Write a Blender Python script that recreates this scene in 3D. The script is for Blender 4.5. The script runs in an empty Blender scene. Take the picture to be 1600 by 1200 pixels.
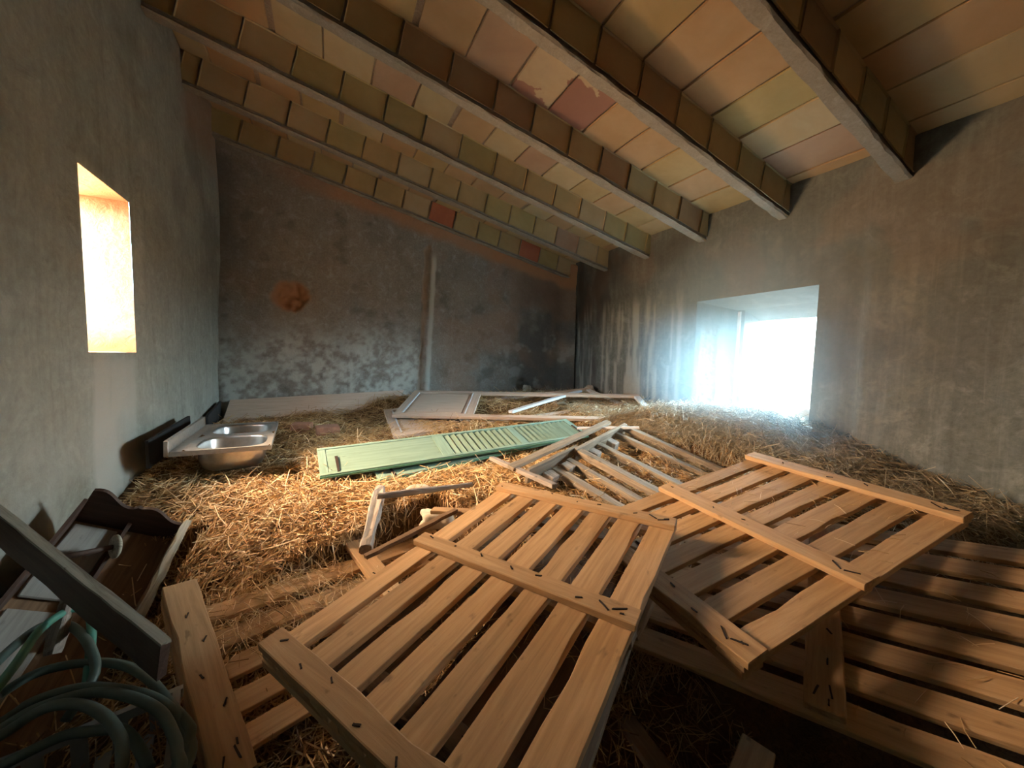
import bpy, bmesh, math, random
import numpy as np
from mathutils import Vector, Matrix, Quaternion, noise

S = bpy.context.scene
C = S.collection
R = math.radians
rng = random.Random(7)
nr = np.random.default_rng(11)

# ------------------------------------------------------------------ camera
def make_camera(loc, yaw, pitch, roll, fpx):
    y, p, r = R(yaw), R(pitch), R(roll)
    f = Vector((math.sin(y)*math.cos(p), math.cos(y)*math.cos(p), -math.sin(p)))
    r0 = Vector((math.cos(y), -math.sin(y), 0)); u0 = r0.cross(f)
    rr = math.cos(r)*r0 + math.sin(r)*u0
    uu = -math.sin(r)*r0 + math.cos(r)*u0
    m = Matrix((rr, uu, -f)).transposed().to_4x4(); m.translation = Vector(loc)
    cd = bpy.data.cameras.new('camera'); cd.sensor_width = 36; cd.lens = fpx/1600*36
    cd.clip_start = 0.02
    o = bpy.data.objects.new('camera', cd); C.objects.link(o); o.matrix_world = m
    S.camera = o
make_camera((0, 0, 1.0), 27, 4, 1.2, 575)

# ------------------------------------------------------------------ world, lights, exposure
W = bpy.data.worlds.new('sky'); S.world = W; W.use_nodes = True
wn = W.node_tree.nodes; wl = W.node_tree.links
bg = wn['Background']; bg.inputs['Strength'].default_value = 42.0
tcw = wn.new('ShaderNodeTexCoord'); sxw = wn.new('ShaderNodeSeparateXYZ'); rw = wn.new('ShaderNodeValToRGB')   # hazy sky above, sunlit ground below the horizon
wl.new(tcw.outputs['Generated'], sxw.inputs[0]); wl.new(sxw.outputs['Z'], rw.inputs['Fac']); wl.new(rw.outputs['Color'], bg.inputs['Color'])
rw.color_ramp.elements[0].position = 0.0; rw.color_ramp.elements[0].color = (0.13, 0.14, 0.12, 1)
rw.color_ramp.elements[1].position = 0.06; rw.color_ramp.elements[1].color = (0.55, 0.84, 1.0, 1)
S.view_settings.view_transform = 'Standard'; S.view_settings.look = 'None'
S.view_settings.gamma = 1.0; S.view_settings.use_curve_mapping = False
S.view_settings.exposure = 0.0

def area(name, loc, rot, sx, sy, energy, col, portal=False, spread=180):
    l = bpy.data.lights.new(name, 'AREA'); l.shape = 'RECTANGLE'; l.size = sx; l.size_y = sy
    l.energy = energy; l.color = col; l.spread = R(spread)
    if portal: l.cycles.is_portal = True
    o = bpy.data.objects.new(name, l); C.objects.link(o); o.location = loc; o.rotation_euler = rot
    return o
# low warm evening light that comes in through the slit in the left wall
el = area('evening_light', (-2.0, 3.80, 2.0), (0, 0, 0), 1.5, 1.4, 1250, (1.0, 0.62, 0.31), spread=150)
el.rotation_euler = Vector((0.80, -0.52, -0.36)).to_track_quat('-Z', 'Y').to_euler()
# cool daylight from outside the window opening in the right wall
wd = area('window_daylight', (6.0, 2.1, 2.3), (0, 0, 0), 1.8, 1.8, 2600, (0.58, 0.86, 1.0))
wd.rotation_euler = Vector((-0.85, 0.15, -0.45)).to_track_quat('-Z', 'Y').to_euler()

# ------------------------------------------------------------------ helpers
def setp(o, label=None, cat=None, group=None, kind=None):
    if label: o['label'] = label
    if cat: o['category'] = cat
    if group: o['group'] = group
    if kind: o['kind'] = kind
    return o
def link(name, me, mat=None, parent=None, mw=None, smooth=False):
    o = bpy.data.objects.new(name, me); C.objects.link(o)
    if mat is not None and not me.materials: me.materials.append(mat)
    if parent is not None: o.parent = parent
    if mw is not None: o.matrix_basis = mw
    if smooth: me.polygons.foreach_set('use_smooth', [True]*len(me.polygons))
    return o
def root(name, mw, label, cat, group=None):
    o = bpy.data.objects.new(name, None); o.empty_display_size = 0.1; C.objects.link(o); o.matrix_basis = mw
    return setp(o, label, cat, group)
def frame(O, yaw, tx=0, ty=0):
    a = Vector((R(tx), R(ty), 0)); q = Quaternion(a.normalized(), a.length) if a.length > 1e-9 else Quaternion()
    return Matrix.Translation(Vector(O)) @ Matrix.Rotation(R(yaw), 4, 'Z') @ q.to_matrix().to_4x4()
def T(x, y, z, rz=0, rx=0, ry=0):
    return Matrix.Translation((x, y, z)) @ Matrix.Rotation(rz, 4, 'Z') @ Matrix.Rotation(ry, 4, 'Y') @ Matrix.Rotation(rx, 4, 'X')
def pyme(name, v, f):
    me = bpy.data.meshes.new(name); me.from_pydata([tuple(a) for a in v], [], f); me.update(); return me
def npmesh(name, verts, quads, smooth=False):
    me = bpy.data.meshes.new(name); nv = len(verts); nf = len(quads); k = quads.shape[1]
    me.vertices.add(nv); me.vertices.foreach_set('co', np.asarray(verts, np.float32).ravel())
    me.loops.add(nf*k); me.loops.foreach_set('vertex_index', quads.astype(np.int32).ravel())
    me.polygons.add(nf); me.polygons.foreach_set('loop_start', np.arange(0, nf*k, k, dtype=np.int32))
    try: me.polygons.foreach_set('loop_total', np.full(nf, k, np.int32))
    except Exception: pass
    me.polygons.foreach_set('use_smooth', np.full(nf, smooth))
    me.update(calc_edges=True); me.validate(); return me
def plank_mesh(lx, ly, lz, jit=0.003, seg=6, ends=0.006, notch=0.0, r=None, cham=0.0):
    """rough sawn board centred on the origin, length along x"""
    r = r or rng; v = []; f = []
    for i in range(seg+1):
        x = -lx/2 + lx*i/seg
        dy = [r.uniform(-jit, jit) for _ in range(2)]
        if notch and r.random() < notch: dy[r.randrange(2)] += r.choice((-1, -1))*0.0 + 0.0
        for sy, sz in ((-1, -1), (1, -1), (1, 1), (-1, 1)):
            e = r.uniform(-ends, ends)*0.5 if i in (0, seg) else 0
            wane = 0.0
            if notch and sz > 0 and r.random() < notch: wane = r.uniform(0, 0.012)
            v.append((x + e, sy*(ly/2 - wane) + dy[0 if sy < 0 else 1], sz*lz/2 + r.uniform(-jit, jit)*0.3))
    for i in range(seg):
        a = i*4; b = a+4
        for k in range(4):
            k2 = (k+1) % 4; f.append((a+k, a+k2, b+k2, b+k))
    f.append((3, 2, 1, 0)); e = seg*4; f.append((e, e+1, e+2, e+3))
    me = pyme('plank', v, f); 
    bm = bmesh.new(); bm.from_mesh(me); bmesh.ops.recalc_face_normals(bm, faces=bm.faces)
    if cham:
        es = [e for e in bm.edges if len(e.link_faces) == 2 and e.calc_face_angle(0) > 0.9]
        bmesh.ops.bevel(bm, geom=es, offset=cham, segments=1, affect='EDGES', profile=0.5)
    bm.to_mesh(me); bm.free(); me.update(); return me
def plank(name, parent, mat, x0, x1, y0, y1, z0, z1, axis='x', **k):
    """board filling the local box x0..x1, y0..y1, z0..z1 of its parent; grain along axis"""
    cx, cy, cz = (x0+x1)/2, (y0+y1)/2, (z0+z1)/2
    if axis == 'x': me = plank_mesh(abs(x1-x0), abs(y1-y0), abs(z1-z0), **k); m = T(cx, cy, cz)
    else: me = plank_mesh(abs(y1-y0), abs(x1-x0), abs(z1-z0), **k); m = T(cx, cy, cz, R(90))
    return link(name, me, mat, parent, m)
def bar(name, parent, mat, a, b, w, h, up=(0, 0, 1), **k):
    """board from point a to point b (centres), width w across, height h along up"""
    a = Vector(a); b = Vector(b); d = b-a; x = d.normalized(); y = Vector(up).cross(x).normalized(); z = x.cross(y)
    m = Matrix((x, y, z)).transposed().to_4x4(); m.translation = (a+b)/2
    return link(name, plank_mesh(d.length, w, h, **k), mat, parent, m)
def catmull(P, n=8, closed=False):
    P = [Vector(p) for p in P]; out = []
    N = len(P)
    for i in range(N-1):
        p0 = P[max(i-1, 0)]; p1 = P[i]; p2 = P[i+1]; p3 = P[min(i+2, N-1)]
        for j in range(n):
            t = j/n
            out.append(0.5*((2*p1) + (-p0+p2)*t + (2*p0-5*p1+4*p2-p3)*t*t + (-p0+3*p1-3*p2+p3)*t**3))
    out.append(P[-1]); return out
def tube_mesh(name, P, r, sides=10, caps=True, prof=None):
    v = []; f = []; n = len(P); up = Vector((0, 0, 1))
    t0 = (P[1]-P[0]).normalized(); a = t0.orthogonal().normalized()
    for i, p in enumerate(P):
        t = (P[min(i+1, n-1)]-P[max(i-1, 0)]).normalized(); a = (a - t*a.dot(t)).normalized(); b = t.cross(a)
        rad = r if prof is None else prof(i/(n-1))
        for k in range(sides):
            q = 2*math.pi*k/sides; v.append(p + (a*math.cos(q)+b*math.sin(q))*rad)
    for i in range(n-1):
        for k in range(sides):
            k2 = (k+1) % sides; f.append((i*sides+k, i*sides+k2, (i+1)*sides+k2, (i+1)*sides+k))
    if caps: f.append(tuple(range(sides))[::-1]); f.append(tuple((n-1)*sides+k for k in range(sides)))
    me = pyme(name, v, f); me.polygons.foreach_set('use_smooth', [len(p.vertices) == 4 for p in me.polygons]); return me

# ------------------------------------------------------------------ materials
def newmat(name):
    m = bpy.data.materials.new(name); m.use_nodes = True; nt = m.node_tree
    return m, nt, nt.nodes['Principled BSDF']
def nd(nt, typ, **k):
    n = nt.nodes.new(typ)
    for a, b in k.items():
        if a.startswith('i_'): n.inputs[a[2:].replace('_', ' ')].default_value = b
        else: setattr(n, a, b)
    return n
def ramp(nt, fac, stops):
    n = nt.nodes.new('ShaderNodeValToRGB'); e = n.color_ramp.elements
    while len(e) > 1: e.remove(e[-1])
    e[0].position = stops[0][0]; e[0].color = (*stops[0][1], 1)
    for p, c in stops[1:]:
        q = e.new(p); q.color = (*c, 1)
    nt.links.new(fac, n.inputs['Fac']); return n.outputs['Color']
def noise_n(nt, vec, scale, detail=6, rough=0.6, dist=0.0):
    n = nt.nodes.new('ShaderNodeTexNoise'); n.inputs['Scale'].default_value = scale
    n.inputs['Detail'].default_value = detail; n.inputs['Roughness'].default_value = rough; n.inputs['Distortion'].default_value = dist
    if vec is not None: nt.links.new(vec, n.inputs['Vector'])
    return n.outputs['Fac']
def coords(nt, scale=(1, 1, 1), loc=(0, 0, 0), rnd=False, which='Object'):
    tc = nt.nodes.new('ShaderNodeTexCoord'); mp = nt.nodes.new('ShaderNodeMapping')
    mp.inputs['Scale'].default_value = scale; mp.inputs['Location'].default_value = loc
    src = tc.outputs[which]
    if rnd:
        oi = nt.nodes.new('ShaderNodeObjectInfo'); ml = nt.nodes.new('ShaderNodeVectorMath'); ml.operation = 'SCALE'
        cx = nt.nodes.new('ShaderNodeCombineXYZ')
        for i in range(3): nt.links.new(oi.outputs['Random'], cx.inputs[i])
        ml.inputs['Scale'].default_value = 37.0; nt.links.new(cx.outputs[0], ml.inputs[0])
        ad = nt.nodes.new('ShaderNodeVectorMath'); ad.operation = 'ADD'
        nt.links.new(src, ad.inputs[0]); nt.links.new(ml.outputs[0], ad.inputs[1]); src = ad.outputs[0]
    nt.links.new(src, mp.inputs['Vector']); return mp.outputs['Vector']
def mix(nt, fac, a, b, mode='MIX'):
    n = nt.nodes.new('ShaderNodeMix'); n.data_type = 'RGBA'; n.blend_type = mode
    for s, v in ((n.inputs[0], fac), (n.inputs[6], a), (n.inputs[7], b)):
        if hasattr(v, 'links'): nt.links.new(v, s)
        elif isinstance(v, (int, float)): s.default_value = v
        else: s.default_value = (*v, 1)
    return n.outputs[2]
def mth(nt, op, a, b=None, clamp=False):
    n = nt.nodes.new('ShaderNodeMath'); n.operation = op; n.use_clamp = clamp
    for s, v in ((n.inputs[0], a), (n.inputs[1], b)):
        if v is None: continue
        if hasattr(v, 'links'): nt.links.new(v, s)
        else: s.default_value = v
    return n.outputs[0]
def bump(nt, bs, h, strength, dist=0.01):
    b = nt.nodes.new('ShaderNodeBump'); b.inputs['Strength'].default_value = strength; b.inputs['Distance'].default_value = dist
    nt.links.new(h, b.inputs['Height']); nt.links.new(b.outputs['Normal'], bs.inputs['Normal'])
def wood(name, dark, mid, light, rough=0.75, gs=1.0, rndv=0.35, spots=0.5, bmp=0.4):
    m, nt, bs = newmat(name)
    v = coords(nt, (1.6*gs, 26*gs, 26*gs), rnd=True); g = noise_n(nt, v, 1.6, 8, 0.65, 0.6)
    v2 = coords(nt, (0.6, 3, 3), rnd=True); big = noise_n(nt, v2, 2.2, 4, 0.5)
    c = ramp(nt, g, [(0.28, dark), (0.5, mid), (0.72, light)])
    c = mix(nt, mth(nt, 'MULTIPLY', big, 0.45), c, mid)
    oi = nt.nodes.new('ShaderNodeObjectInfo')
    hv = nt.nodes.new('ShaderNodeHueSaturation'); nt.links.new(c, hv.inputs['Color'])
    nt.links.new(mth(nt, 'ADD', mth(nt, 'MULTIPLY', oi.outputs['Random'], rndv), 1-rndv/2), hv.inputs['Value'])
    c = hv.outputs['Color']
    v3 = coords(nt, (7, 14, 14), rnd=True); sp = noise_n(nt, v3, 1.7, 3, 0.5)
    c = mix(nt, mth(nt, 'MULTIPLY', ramp(nt, sp, [(0.66, (0, 0, 0)), (0.74, (1, 1, 1))]), spots), c, tuple(x*0.25 for x in dark))
    nt.links.new(c, bs.inputs['Base Color']); bs.inputs['Roughness'].default_value = rough
    bump(nt, bs, g, bmp, 0.004); return m
M = {}
M['pine'] = wood('pine_boards', (0.33, 0.20, 0.10), (0.51, 0.325, 0.17), (0.65, 0.44, 0.25))
M['pine_grey'] = wood('greyed_pine', (0.15, 0.11, 0.08), (0.28, 0.20, 0.14), (0.40, 0.31, 0.22))
M['weathered'] = wood('weathered_boards', (0.12, 0.095, 0.07), (0.27, 0.215, 0.16), (0.44, 0.37, 0.29), gs=1.3, bmp=0.8)
M['driftgrey'] = wood('silver_grey_timber', (0.13, 0.11, 0.10), (0.33, 0.28, 0.25), (0.50, 0.44, 0.39), gs=1.3, bmp=0.9, spots=0.8)
M['doorwood'] = wood('bare_door_wood', (0.42, 0.31, 0.24), (0.55, 0.42, 0.33), (0.63, 0.50, 0.41), rndv=0.1, spots=0.1, bmp=0.15)
M['palewood'] = wood('pale_primed_wood', (0.50, 0.52, 0.55), (0.62, 0.64, 0.68), (0.72, 0.74, 0.78), rndv=0.1, spots=0.15, bmp=0.15)
M['darkwood'] = wood('dark_stained_wood', (0.035, 0.02, 0.016), (0.075, 0.045, 0.036), (0.12, 0.08, 0.065), rough=0.6, spots=0.3)
M['brownwood'] = wood('worn_brown_wood', (0.10, 0.055, 0.03), (0.19, 0.11, 0.06), (0.28, 0.17, 0.10), spots=0.3)
M['paintedgrey'] = wood('grey_painted_board', (0.23, 0.225, 0.21), (0.34, 0.33, 0.31), (0.41, 0.40, 0.38), spots=0.5, rndv=0.1)
M['chippedwhite'] = wood('chipped_pale_edge', (0.16, 0.15, 0.12), (0.42, 0.42, 0.36), (0.58, 0.57, 0.50), gs=1.6, spots=0.8)
M['green'] = wood('faded_green_paint', (0.14, 0.22, 0.175), (0.19, 0.295, 0.24), (0.26, 0.37, 0.31), rndv=0.14, spots=0.25, bmp=0.3)
M['greendark'] = wood('green_paint_edge', (0.08, 0.21, 0.145), (0.12, 0.28, 0.19), (0.17, 0.35, 0.25), rndv=0.1, spots=0.3, bmp=0.3)

def plaster(name, base, alt, light, dark, seed=0, streak=0.0, sc=1.0):
    m, nt, bs = newmat(name)
    v = coords(nt, (1, 1, 1), (seed, seed*1.7, 0)); n1 = noise_n(nt, v, 0.9*sc, 7, 0.62, 0.4)
    n2 = noise_n(nt, v, 4.5*sc, 9, 0.7, 0.8); n3 = noise_n(nt, v, 22*sc, 8, 0.7)
    c = ramp(nt, n1, [(0.35, base), (0.62, alt)])
    c = mix(nt, ramp(nt, n2, [(0.52, (0, 0, 0)), (0.68, (1, 1, 1))]), c, light)
    c = mix(nt, mth(nt, 'MULTIPLY', ramp(nt, n2, [(0.30, (1, 1, 1)), (0.44, (0, 0, 0))]), 0.65), c, dark)
    if streak:
        vs = coords(nt, (9, 9, 0.35), (seed, 0, 0)); ns = noise_n(nt, vs, 1.6, 6, 0.65, 0.2)
        c = mix(nt, mth(nt, 'MULTIPLY', ramp(nt, ns, [(0.52, (0, 0, 0)), (0.66, (1, 1, 1))]), streak), c, light)
        c = mix(nt, mth(nt, 'MULTIPLY', ramp(nt, ns, [(0.34, (1, 1, 1)), (0.46, (0, 0, 0))]), streak), c, dark)
    c = mix(nt, 0.35, c, ramp(nt, n3, [(0.3, dark), (0.7, light)]), 'MIX')
    at = nt.nodes.new('ShaderNodeAttribute'); at.attribute_name = 'stain_and_light'
    sp = nt.nodes.new('ShaderNodeSeparateColor'); nt.links.new(at.outputs['Color'], sp.inputs[0])
    c = mix(nt, sp.outputs[0], c, (0.075, 0.07, 0.065))      # R: dark tone, from soot to painted shade
    c = mix(nt, sp.outputs[1], c, (0.46, 0.46, 0.42))       # G: pale lime bloom and painted window light
    c = mix(nt, sp.outputs[2], c, (0.40, 0.20, 0.10) if name != 'jamb_plaster' else (0.22, 0.09, 0.03))       # B: bare earth
    nt.links.new(c, bs.inputs['Base Color']); bs.inputs['Roughness'].default_value = 0.93
    bump(nt, bs, mth(nt, 'ADD', n2, mth(nt, 'MULTIPLY', n3, 0.35)), 0.55, 0.02); return m
M['wall_left'] = plaster('limewash_plaster', (0.27, 0.28, 0.24), (0.34, 0.35, 0.31), (0.42, 0.43, 0.39), (0.16, 0.16, 0.13), 3, 0.35)
M['wall_back'] = plaster('grey_plaster', (0.20, 0.17, 0.135), (0.27, 0.235, 0.195), (0.36, 0.355, 0.34), (0.12, 0.105, 0.09), 5, 0.12, 1.9)
M['wall_right'] = plaster('streaked_plaster', (0.125, 0.145, 0.14), (0.17, 0.19, 0.18), (0.30, 0.33, 0.32), (0.07, 0.08, 0.078), 9, 0.45)
M['jamb'] = plaster('jamb_plaster', (0.15, 0.11, 0.065), (0.19, 0.145, 0.095), (0.27, 0.22, 0.16), (0.11, 0.07, 0.035), 13, 0.0, 3)
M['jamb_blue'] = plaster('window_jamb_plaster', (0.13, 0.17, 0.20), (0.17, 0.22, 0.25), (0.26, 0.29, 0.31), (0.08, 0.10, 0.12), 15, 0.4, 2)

def tile_mat(name, c1, c2, lo=0.36, hi=0.64):
    m, nt, bs = newmat(name); v = coords(nt, (1, 1, 1), rnd=True)
    n1 = noise_n(nt, v, 2.6, 5, 0.55, 0.5); n2 = noise_n(nt, v, 16, 6, 0.65)
    c = ramp(nt, n1, [(lo, c1), (hi, c2)])
    c = mix(nt, mth(nt, 'MULTIPLY', n2, 0.28), c, tuple(x*0.62 for x in c1))
    nt.links.new(c, bs.inputs['Base Color']); bs.inputs['Roughness'].default_value = 0.85
    bump(nt, bs, mth(nt, 'ADD', n1, mth(nt, 'MULTIPLY', n2, 0.3)), 0.35, 0.012); return m
TM = [tile_mat('tile_ochre', (0.40, 0.27, 0.12), (0.47, 0.33, 0.16)), tile_mat('tile_orange', (0.43, 0.26, 0.13), (0.48, 0.31, 0.17)),
      tile_mat('tile_sand', (0.45, 0.33, 0.18), (0.50, 0.38, 0.23)), tile_mat('tile_rose', (0.39, 0.235, 0.15), (0.45, 0.29, 0.19)),
      tile_mat('tile_olive', (0.37, 0.28, 0.12), (0.44, 0.34, 0.16))]
TR = tile_mat('tile_red', (0.42, 0.13, 0.07), (0.48, 0.17, 0.09))
TP = tile_mat('tile_peeled', (0.31, 0.15, 0.11), (0.50, 0.37, 0.23), 0.52, 0.535)
FM = [tile_mat('face_ochre', (0.40, 0.28, 0.13), (0.48, 0.34, 0.17)), tile_mat('face_brown', (0.33, 0.21, 0.12), (0.40, 0.27, 0.15)), tile_mat('face_olive', (0.36, 0.29, 0.15), (0.42, 0.34, 0.19))]
M['mortar'] = plaster('mortar', (0.26, 0.19, 0.14), (0.33, 0.24, 0.18), (0.42, 0.33, 0.26), (0.15, 0.10, 0.08), 21, 0, 3)
M['concrete'] = plaster('beam_concrete', (0.27, 0.23, 0.18), (0.33, 0.28, 0.23), (0.41, 0.36, 0.30), (0.19, 0.15, 0.12), 23, 0, 3)
M['earth'] = plaster('earth_floor', (0.05, 0.035, 0.025), (0.08, 0.055, 0.04), (0.12, 0.09, 0.06), (0.03, 0.02, 0.015), 25, 0, 3)
def simple(name, col, rough=0.6, metal=0.0, ns=20, var=0.25, bmp=0.15):
    m, nt, bs = newmat(name); v = coords(nt, (1, 1, 1), rnd=True); n = noise_n(nt, v, ns, 5, 0.6)
    c = ramp(nt, n, [(0.3, tuple(x*(1-var) for x in col)), (0.7, tuple(min(1, x*(1+var)) for x in col))])
    nt.links.new(c, bs.inputs['Base Color']); bs.inputs['Roughness'].default_value = rough; bs.inputs['Metallic'].default_value = metal
    if bmp: bump(nt, bs, n, bmp, 0.003)
    return m
M['steel'] = simple('brushed_steel', (0.60, 0.60, 0.60), 0.32, 1.0, 30, 0.12, 0.03)
M['steel_rim'] = simple('dusty_steel', (0.50, 0.48, 0.45), 0.5, 0.8, 30, 0.15, 0.03)
M['nail'] = simple('rusty_iron', (0.045, 0.03, 0.025), 0.7, 0.5)
M['hose'] = simple('grey_green_rubber', (0.085, 0.125, 0.112), 0.5, 0, 8, 0.25)
M['hosegreen'] = simple('green_rubber', (0.10, 0.33, 0.26), 0.45, 0, 8, 0.2)
M['plastic'] = simple('grey_plastic', (0.30, 0.31, 0.31), 0.5, 0, 10, 0.1)
M['stone'] = simple('chalky_stone', (0.50, 0.43, 0.35), 0.95, 0, 14, 0.3, 0.9)
M['void'] = simple('void_black', (0.02, 0.02, 0.022), 0.8, 0, 10, 0.2)  # flat black that paints dark voids
M['brick'] = simple('loose_brick', (0.34, 0.16, 0.10), 0.9, 0, 14, 0.3, 0.6)
def straw_mat(name, stops, rough=0.55):
    m, nt, bs = newmat(name); a = nt.nodes.new('ShaderNodeAttribute'); a.attribute_name = 'tone'
    c = ramp(nt, a.outputs['Fac'], stops); nt.links.new(c, bs.inputs['Base Color']); bs.inputs['Roughness'].default_value = rough; return m
M['straw'] = straw_mat('golden_straw', [(0, (0.20, 0.10, 0.04)), (0.45, (0.46, 0.27, 0.11)), (0.8, (0.66, 0.45, 0.22)), (1, (0.88, 0.72, 0.48))])
M['hay'] = straw_mat('dull_hay', [(0, (0.16, 0.12, 0.075)), (0.5, (0.36, 0.29, 0.19)), (0.85, (0.55, 0.47, 0.33)), (1, (0.78, 0.70, 0.54))])
def strawbase():
    m, nt, bs = newmat('matted_straw'); v = coords(nt, (1, 1, 1)); n1 = noise_n(nt, v, 3, 5, 0.6); n2 = noise_n(nt, v, 45, 6, 0.7, 1.5)
    c = ramp(nt, n2, [(0.3, (0.07, 0.035, 0.015)), (0.6, (0.25, 0.135, 0.055)), (0.8, (0.38, 0.22, 0.10))])
    c = mix(nt, mth(nt, 'MULTIPLY', n1, 0.5), c, (0.13, 0.06, 0.025))
    nt.links.new(c, bs.inputs['Base Color']); bs.inputs['Roughness'].default_value = 0.95; bump(nt, bs, n2, 0.9, 0.02); return m
M['strawbase'] = strawbase()

# ------------------------------------------------------------------ room
XL, XR, YB, YF, Z0 = -1.24, 4.37, 6.0, -1.3, -0.80
SL = 0.205; TH = math.atan(SL); WB = 3.40; WC = 3.73      # w = z + SL*x : beam soffits and ceiling
def ss(a, b, x): 
    t = np.clip((x-a)/(b-a), 0, 1); return t*t*(3-2*t)
_h = nr.random((64, 64))
def vn(x, y, s=1.0, seed=0):
    x = np.asarray(x)*s+seed*7.3+100; y = np.asarray(y)*s+seed*3.1+100
    xi = np.floor(x).astype(int); yi = np.floor(y).astype(int); fx = x-xi; fy = y-yi
    fx = fx*fx*(3-2*fx); fy = fy*fy*(3-2*fy); g = lambda a, b: _h[a % 64, b % 64]
    return (g(xi, yi)*(1-fx)+g(xi+1, yi)*fx)*(1-fy)+(g(xi, yi+1)*(1-fx)+g(xi+1, yi+1)*fx)*fy
def fbm(x, y, s=1.0, seed=0, o=4):
    r = 0; a = 1; t = 0
    for i in range(o): r = r+a*vn(x, y, s*2**i, seed+i); t += a; a *= 0.5
    return r/t
def wall(name, mat, us, vs, pos, normal, disp, stain_and_light=None, hole=None, edge=None):
    """grid sheet; pos(u,v)->xyz arrays; disp(u,v)-> metres along the inward normal"""
    U, V = np.meshgrid(us, vs, indexing='ij'); P = np.stack(pos(U, V), -1)
    D = disp(U, V); m = np.minimum(np.minimum(U-us[0], us[-1]-U), np.minimum(V-vs[0], vs[-1]-V)); D = D*ss(0, 0.03, m)
    if hole:
        a, b, c, d = hole; dd = np.maximum(np.maximum(a-U, U-b), np.maximum(c-V, V-d)); D = D*ss(0.0, 0.04, np.abs(dd))
    P = P + D[..., None]*np.array(normal)
    n, k = len(us), len(vs); idx = np.arange(n*k).reshape(n, k)
    q = np.stack([idx[:-1, :-1], idx[1:, :-1], idx[1:, 1:], idx[:-1, 1:]], -1).reshape(-1, 4)
    if hole:
        uc = ((U[:-1, :-1]+U[1:, 1:])/2).ravel(); vc = ((V[:-1, :-1]+V[1:, 1:])/2).ravel()
        q = q[~((uc > a) & (uc < b) & (vc > c) & (vc < d))]
    me = npmesh(name, P.reshape(-1, 3), q, True)
    ca = me.color_attributes.new('stain_and_light', 'FLOAT_COLOR', 'POINT'); col = np.zeros((n*k, 4)); col[:, 3] = 1
    if stain_and_light:
        for i, s in enumerate(stain_and_light(U, V)):
            if s is not None: col[:, i] = np.clip(s, 0, 1).ravel()
    ca.data.foreach_set('color', col.ravel())
    return setp(link(name, me, mat), kind='structure')
def lin(a, b, step, *extra): return np.unique(np.round(np.concatenate([np.linspace(a, b, int((b-a)/step)+1), np.array(extra, float)]), 4))
top = lambda x: WC+0.03-SL*x
# wall_left: x = XL, u = y, v = z, slit opening
SLIT = (3.07, 3.69, 0.985, 2.06)
def dl(U, V):
    d = 0.05*(fbm(U, V, 0.8, 1)-0.5) + 0.018*(fbm(U, V, 5, 2)-0.5)
    d = d + 0.035*np.exp(-((U-3.83)/0.05)**2)*ss(1.0, 1.2, V)*ss(2.55, 2.2, V)*0.5          # plaster ridge beside the slit
    d = d + 0.07*ss(5.55, 6.0, U)*ss(0.8, 2.6, V)                                           # rounded corner bulge
    for (a, b, r, h) in ((2.72, 2.30, 0.035, 0.02), (2.47, 2.0, 0.05, -0.02), (2.98, 1.55, 0.02, 0.012)): d = d+h*np.exp(-(((U-a)/r)**2+((V-b)/r)**2))
    return d
def sl(U, V):
    r = 0.8*np.exp(-(((U-2.45)/0.05)**2+((V-2.03)/0.06)**2)) + 0.35*ss(0.5, 0.75, fbm(U, V, 2.2, 5))*ss(1.2, 2.4, V)  # dark spot, plus shade of the upper wall painted in as patches
    g = 0.75*ss(3.02, 3.12, U)*ss(3.75, 3.6, U)*ss(1.0, 0.9, V)*ss(0.2, 0.6, fbm(U*6, V*0.4, 2, 4)) + 0.35*ss(1.0, 0.3, V)*ss(0.35, 0.6, fbm(U, V, 3, 8))  # pale runs under the slit; window light painted in low down
    b = 0.5*ss(3.0, 3.5, V)*ss(4.6, 5.3, U)
    return r, g, b
wall('wall_left', M['wall_left'], lin(YF, YB, 0.035, SLIT[0], SLIT[1]), lin(Z0, 4.05, 0.035, SLIT[2], SLIT[3]),
     lambda U, V: (np.full_like(U, XL), U, V), (1, 0, 0), dl, sl, SLIT)
# wall_back
def hole_at(U, V, cx, cz, rx, rz, depth, seed):
    a = np.arctan2(V-cz, U-cx); rr = np.sqrt(((U-cx)/rx)**2+((V-cz)/rz)**2)/(0.8+0.45*fbm(np.cos(a)*2, np.sin(a)*2, 1.5, seed)); return ss(1.1, 0.75, rr), rr
def zz(U, V): return Z0+V*(top(U)-Z0)
def crack(U, Z):
    cx = 1.44+0.05*(Z-1.6)+0.05*(fbm(Z, Z*0+2, 5, 33, 4)-.5); w = 0.02+0.05*fbm(Z, Z*0+1, 9, 3)
    e = ss(0.35, 0.55, Z+0.2)*ss(2.82, 2.7, Z)
    return np.exp(-((U-cx)/w)**4)*e, np.exp(-((U-1.535-0.05*(Z-1.6)-0.02*fbm(Z, Z, 7, 6))/0.04)**6)*e*ss(2.7, 2.5, Z)
def db(U, V):
    Z = zz(U, V); d = 0.05*(fbm(U, Z, 0.9, 11)-0.5)+0.025*(fbm(U, Z, 6, 12)-0.5)
    h, _ = hole_at(U, Z, -0.41, 1.79, 0.21, 0.19, 1, 4); c1, c2 = crack(U, Z)
    h2, _ = hole_at(U, Z, 3.28, 0.50, 0.12, 0.14, 1, 6)
    d = d-0.13*h*(0.15+1.3*fbm(U, Z, 13, 14))-0.06*c1*(0.6+fbm(U, Z, 14, 3))+0.02*c2-0.09*h2*(0.5+fbm(U, Z, 9, 2))
    d = d+0.05*ss(0.35, 0.0, (top(U)-0.33-Z))                                  # mortar haunch under the roof
    return d+0.16*ss(4.0, 4.37, U)
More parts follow.
